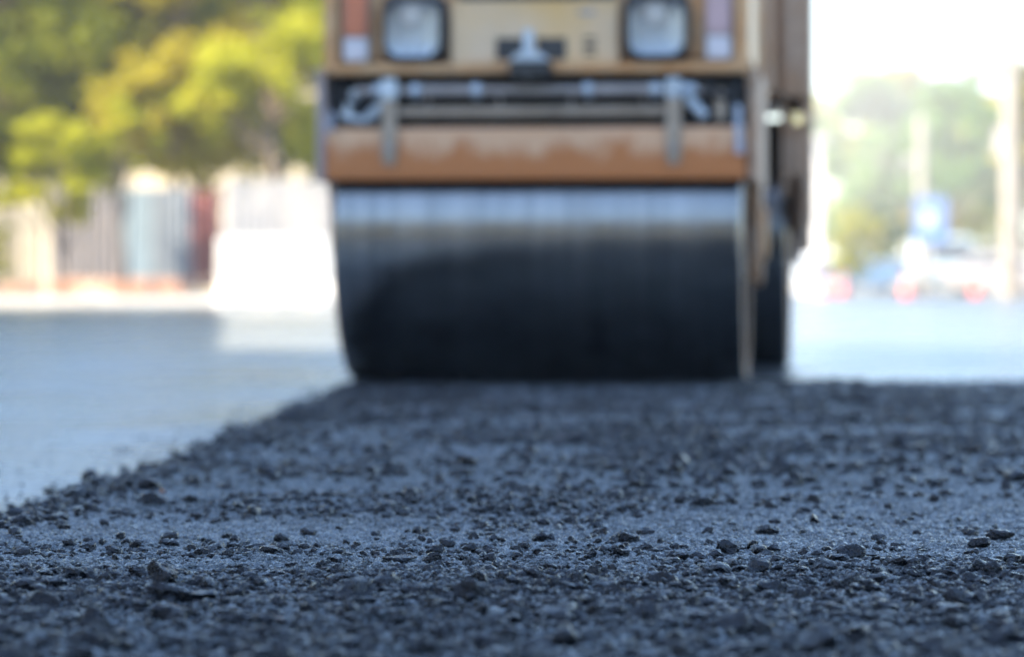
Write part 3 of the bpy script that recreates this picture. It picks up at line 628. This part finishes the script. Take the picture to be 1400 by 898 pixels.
# outside the picture: blocks added to shade the near road, and a building behind
building('shade_block', -25, -13, -5.5, 14.6, 15, P_tan, 'unseen tall tan block added to shade the near road', 4, 7, 'x+')
rh = building('shade_row', -20, -11.4, 17.5, 50, 7.05, P_cream, 'unseen long cream block added to shade the left roadside', 2, 12, 'x+')  # unseen, added and angled for its shadow edge on the road
building('shop_building', -24, 30, -62, -50, 12, P_tan, 'low tan building across the road end behind the camera', 3, 12, 'y')

rh.rotation_euler.z = R(4.6)
# ------------------------------------------------------------------ street furniture at the right
def pole(px, D, top, r, label, arm=True, name='concrete_pole'):
    t = empty(name, (gx(px, D), D, -0.04), 0, label, 'pole', None)
    MB().cyl((0,0,0), (0,0,top), r, r*0.7, n=20).build('shaft', M_post, t, smooth=True)
    return t
p1 = pole(1260, 112, gz(160, 112)+0.04, 0.20, 'short grey concrete pole behind the blue sign')
MB().box(-0.55, -0.12, -0.10, 0.10, 4.3, 4.55).build('junction_box', M_grey, p1, bevel=0.02)
p2 = pole(1382, 95, 11.5, 0.27, 'tall whitish concrete pole at the right edge')
for z in (4.0, 6.6): MB().box(-0.42, -0.2, -0.15, 0.15, z, z+0.7).build('junction_box', P_white, p2, bevel=0.03)
MB().box(-1.1, 1.1, -0.36, -0.26, 8.8, 8.95).build('crossarm', M_conc, p2, bevel=0.01)
for x in (-1.0, -0.5, 0.5, 1.0): MB().cyl((x, -0.31, 8.95), (x, -0.31, 9.15), 0.06, 0.03, n=12).build('insulator', P_white, p2)
P_sign = plain('sign_blue', (0.07,0.17,0.42), 0.4); P_swhite = plain('sign_white', (0.45,0.5,0.55), 0.4)
sg = empty('road_sign', (gx(1272, 108), 108, -0.04), 0, 'blue rectangular road sign with a white patch on a slim post', 'road sign')
MB().cyl((0,0.04,0), (0,0.04,3.25), 0.04, n=12).build('post', M_grey, sg)
z0, z1 = gz(332, 108)+.04, gz(270, 108)+.04
MB().prism(rrect(0, (z0+z1)/2, 1.02, z1-z0, 0.08), -0.02, 0.0, 'y').build('sign_plate', P_sign, sg)
MB().prism(rrect(-0.08, (z0+z1)/2, 0.42, 0.52, 0.16), -0.026, -0.021, 'y').build('sign_symbol', P_swhite, sg)
P_cone = plain('cone_orange', (0.62,0.05,0.02), 0.5)
def cone(px, D, label, h=0.75):
    c = empty('traffic_cone', (gx(px, D), D, -0.034), random.random(), label, 'traffic cone', 'traffic cones across the far road')
    MB().cyl((0,0,0.03), (0,0,h), 0.17, 0.03, n=20).build('cone_body', P_cone, c, smooth=True)
    MB().box(-.22, .22, -.22, .22, 0, 0.03).build('base', P_cone, c, bevel=0.008)
    MB().cyl((0,0,h*0.45), (0,0,h*0.66), 0.17-0.14*0.43+0.003, 0.17-0.14*0.65+0.003, n=20, cap=False).build('reflective_band', P_swhite, c, smooth=True)
cone(1128, 104, 'orange traffic cone nearest the roller at the far road'); cone(1240, 106, 'orange traffic cone between the grey car and the white van'); cone(1152, 118, 'orange traffic cone just right of the one nearest the roller')
cone(1335, 112, 'orange traffic cone between the white van and the white pole'); 
def car(px, D, rz, paint, label, van=False, name='parked_car', cat='car'):
    t = empty(name, (gx(px, D), D, -0.034), rz, label, cat, None); P = plain(name+'_paint', paint, 0.28, 0.2, var=0.03)
    L, H, W = (4.2, 1.46, 0.86) if not van else (4.9, 2.1, 0.95)
    if not van:
        low = [(-2.1,.30),(-2.12,.62),(-1.95,.78),(-1.0,.92),(1.2,.95),(2.0,.90),(2.1,.60),(2.08,.30)]
        top = [(-1.02,.90),(-0.35,1.40),(0.2,1.46),(1.1,1.42),(1.85,.93)]
        win = [(-0.86,.95),(-0.30,1.36),(0.2,1.405),(1.05,1.37),(1.6,.97)]; hl = .66; ws = [(-0.98,.93),(-0.36,1.385)]
    else:
        low = [(-2.4,.32),(-2.42,.85),(-2.2,1.05),(-1.75,1.15),(2.4,1.15),(2.42,.6),(2.4,.32)]
        top = [(-1.8,1.13),(-1.25,1.95),(-0.9,2.08),(2.3,2.1),(2.4,1.14)]
        win = [(-1.6,1.18),(-1.15,1.85),(-0.3,1.88),(-0.3,1.18)]; hl = .85; ws = [(-1.78,1.16),(-1.27,1.90)]
    b = MB().prism(low, -W, W).build('body', P, t, bevel=0.06, smooth=True)
    n = len(top); cab = MB(); ins = 0.13
    vs = [(-W+(ins if z > (1.0 if not van else 1.2) else 0.03), y, z) for y, z in top] + [(W-(ins if z > (1.0 if not van else 1.2) else 0.03), y, z) for y, z in top]
    cab.add(vs, [(i, (i+1) % n, n+(i+1) % n, n+i) for i in range(n)] + [tuple(range(n-1,-1,-1)), tuple(range(n, 2*n))]).build('cabin', P, t, bevel=0.03, smooth=True)
    for s in (-1, 1):
        g_ = MB(); g_.add([(s*(W+0.004-(ins if z > (1.0 if not van else 1.2) else 0.03)), y, z) for y, z in win], [tuple(range(len(win)))]).build('side_window', M_win, t)
        for yy in (-L*0.31, L*0.30):
            w = MB().cyl((s*(W-0.2), yy, 0.32), (s*(W+0.01), yy, 0.32), 0.32, n=28).build('wheel', M_rubber, t, bevel=0.02)
            MB().cyl((s*(W+0.011), yy, 0.32), (s*(W+0.02), yy, 0.32), 0.19, n=20).build('rim', M_grey, w)
        MB().box(s*W*0.72-0.16, s*W*0.72+0.16, -L/2-0.035, -L/2+0.03, hl-0.07, hl+0.07).build('headlight', M_white, t, bevel=0.02)
        MB().box(s*W*0.82-0.09, s*W*0.82+0.09, L/2-0.06, L/2+0.03, hl, hl+0.2).build('tail_light', M_red, t)
        MB().box(s*(W+.02)-.05, s*(W+.02)+.10*s+.05, ws[0][0]+.2, ws[0][0]+.3, ws[0][1]+.02, ws[0][1]+.16).build('mirror', P, t, bevel=0.01)
    (y0, za), (y1, zb_) = ws; d = Vector((0, -(zb_-za), y1-y0)).normalized()*0.012
    MB().add([(-W+.14, y0+d.y, za+d.z), (W-.14, y0+d.y, za+d.z), (W-.2, y1+d.y, zb_+d.z), (-W+.2, y1+d.y, zb_+d.z)], [(0,1,2,3)]).build('windscreen', M_win, t)
    MB().box(-0.5, 0.5, -L/2-0.03, -L/2+0.02, 0.42, 0.55).build('grille', M_black, t)
    return t
car(1192, 128, R(70), (0.07,0.15,0.27), 'blue hatchback parked sideways behind the cones')
car(1228, 134, R(8), (0.16,0.16,0.17), 'grey car facing the camera between the blue car and the white van')
car(1292, 122, R(3), (0.27,0.37,0.43), 'white van facing the camera under the blue sign', True, 'white_van', 'van')
car(1382, 116, R(80), (0.42,0.40,0.40), 'white car parked sideways beside the white pole')
car(1105, 138, R(75), (0.50,0.55,0.60), 'pale grey blue car half hidden behind the roller')

# ------------------------------------------------------------------ haze
hz = MB().box(-410, 410, -160, 510, -1.2, 22.0)
hm = bpy.data.materials.new('haze_air'); hm.use_nodes = True; nt = hm.node_tree; nt.nodes.clear()
out = nt.nodes.new('ShaderNodeOutputMaterial'); pv = nt.nodes.new('ShaderNodeVolumePrincipled')
pv.inputs['Color'].default_value = (0.93,0.96,1,1); pv.inputs['Density'].default_value = 0.0006; pv.inputs['Anisotropy'].default_value = 0.3
nt.links.new(pv.outputs[0], out.inputs['Volume'])
tag(hz.build('haze', hm), 'thin pale dust haze hanging over the road', 'haze', kind='stuff')

# dust and steam drifting beside the far end of the roller
bm = bmesh.new(); bmesh.ops.create_icosphere(bm, subdivisions=5, radius=1.0); me = bpy.data.meshes.new('steam')
for q in bm.verts: q.co = Vector((q.co.x*5.0, q.co.y*9, q.co.z*5.2)) * (1 + 0.22*math.sin(q.co.x*4+1)*math.sin(q.co.z*5+2) + 0.12*math.sin(q.co.y*7+q.co.z*6))
bm.to_mesh(me); bm.free(); stm = bpy.data.objects.new('steam', me); C.objects.link(stm); stm.location = (gx(1165, 84), 84, 5.4)
m2 = bpy.data.materials.new('steam_air'); m2.use_nodes = True; nt = m2.node_tree; nt.nodes.clear(); out = nt.nodes.new('ShaderNodeOutputMaterial'); pv = nt.nodes.new('ShaderNodeVolumePrincipled')
pv.inputs['Color'].default_value = (0.97,0.97,0.96,1); pv.inputs['Density'].default_value = 0.017; nt.links.new(pv.outputs[0], out.inputs['Volume'])
me.materials.append(m2); tag(stm, 'pale cloud of dust and steam drifting over the road right of the roller', 'steam', kind='stuff')
# ------------------------------------------------------------------ light
SUN_EL, SUN_AZ = 40.0, 113.0             # azimuth from +Y towards -X
d = Vector((-math.sin(R(SUN_AZ))*math.cos(R(SUN_EL)), math.cos(R(SUN_AZ))*math.cos(R(SUN_EL)), math.sin(R(SUN_EL))))
sl = bpy.data.lights.new('sun', 'SUN'); sl.energy = 5.0; sl.angle = R(0.5); sl.color = (1, 0.86, 0.66)
so = bpy.data.objects.new('sun', sl); C.objects.link(so); so.rotation_euler = d.to_track_quat('Z', 'Y').to_euler()
w = bpy.data.worlds.new('World'); sc.world = w; w.use_nodes = True; nt = w.node_tree
bg = nt.nodes['Background']; sky = nt.nodes.new('ShaderNodeTexSky'); sky.sky_type = 'NISHITA'; sky.sun_disc = False
sky.sun_elevation = R(SUN_EL); sky.sun_rotation = R(-SUN_AZ); sky.air_density = 1.0; sky.dust_density = 0.6; sky.ozone_density = 2.7
nt.links.new(sky.outputs[0], bg.inputs['Color']); bg.inputs['Strength'].default_value = 0.11

# ------------------------------------------------------------------ camera
cam = bpy.data.cameras.new('camera'); co = bpy.data.objects.new('camera', cam); C.objects.link(co)
cam.sensor_width = 36; cam.lens = FPX/1400*36; cam.clip_start = 0.05; cam.clip_end = 2000
pitch = math.atan((449-HOR)/FPX)
co.location = (0, 0, CAMZ); co.rotation_euler = (R(90)-pitch, 0, 0)
cam.dof.use_dof = True; cam.dof.focus_distance = 4.95; cam.dof.aperture_fstop = 3.3; cam.dof.aperture_blades = 9
sc.camera = co
sc.render.engine = 'CYCLES'
sc.view_settings.view_transform = 'Standard'; sc.view_settings.look = 'None'; sc.view_settings.gamma = 1
sc.view_settings.exposure = 2.4
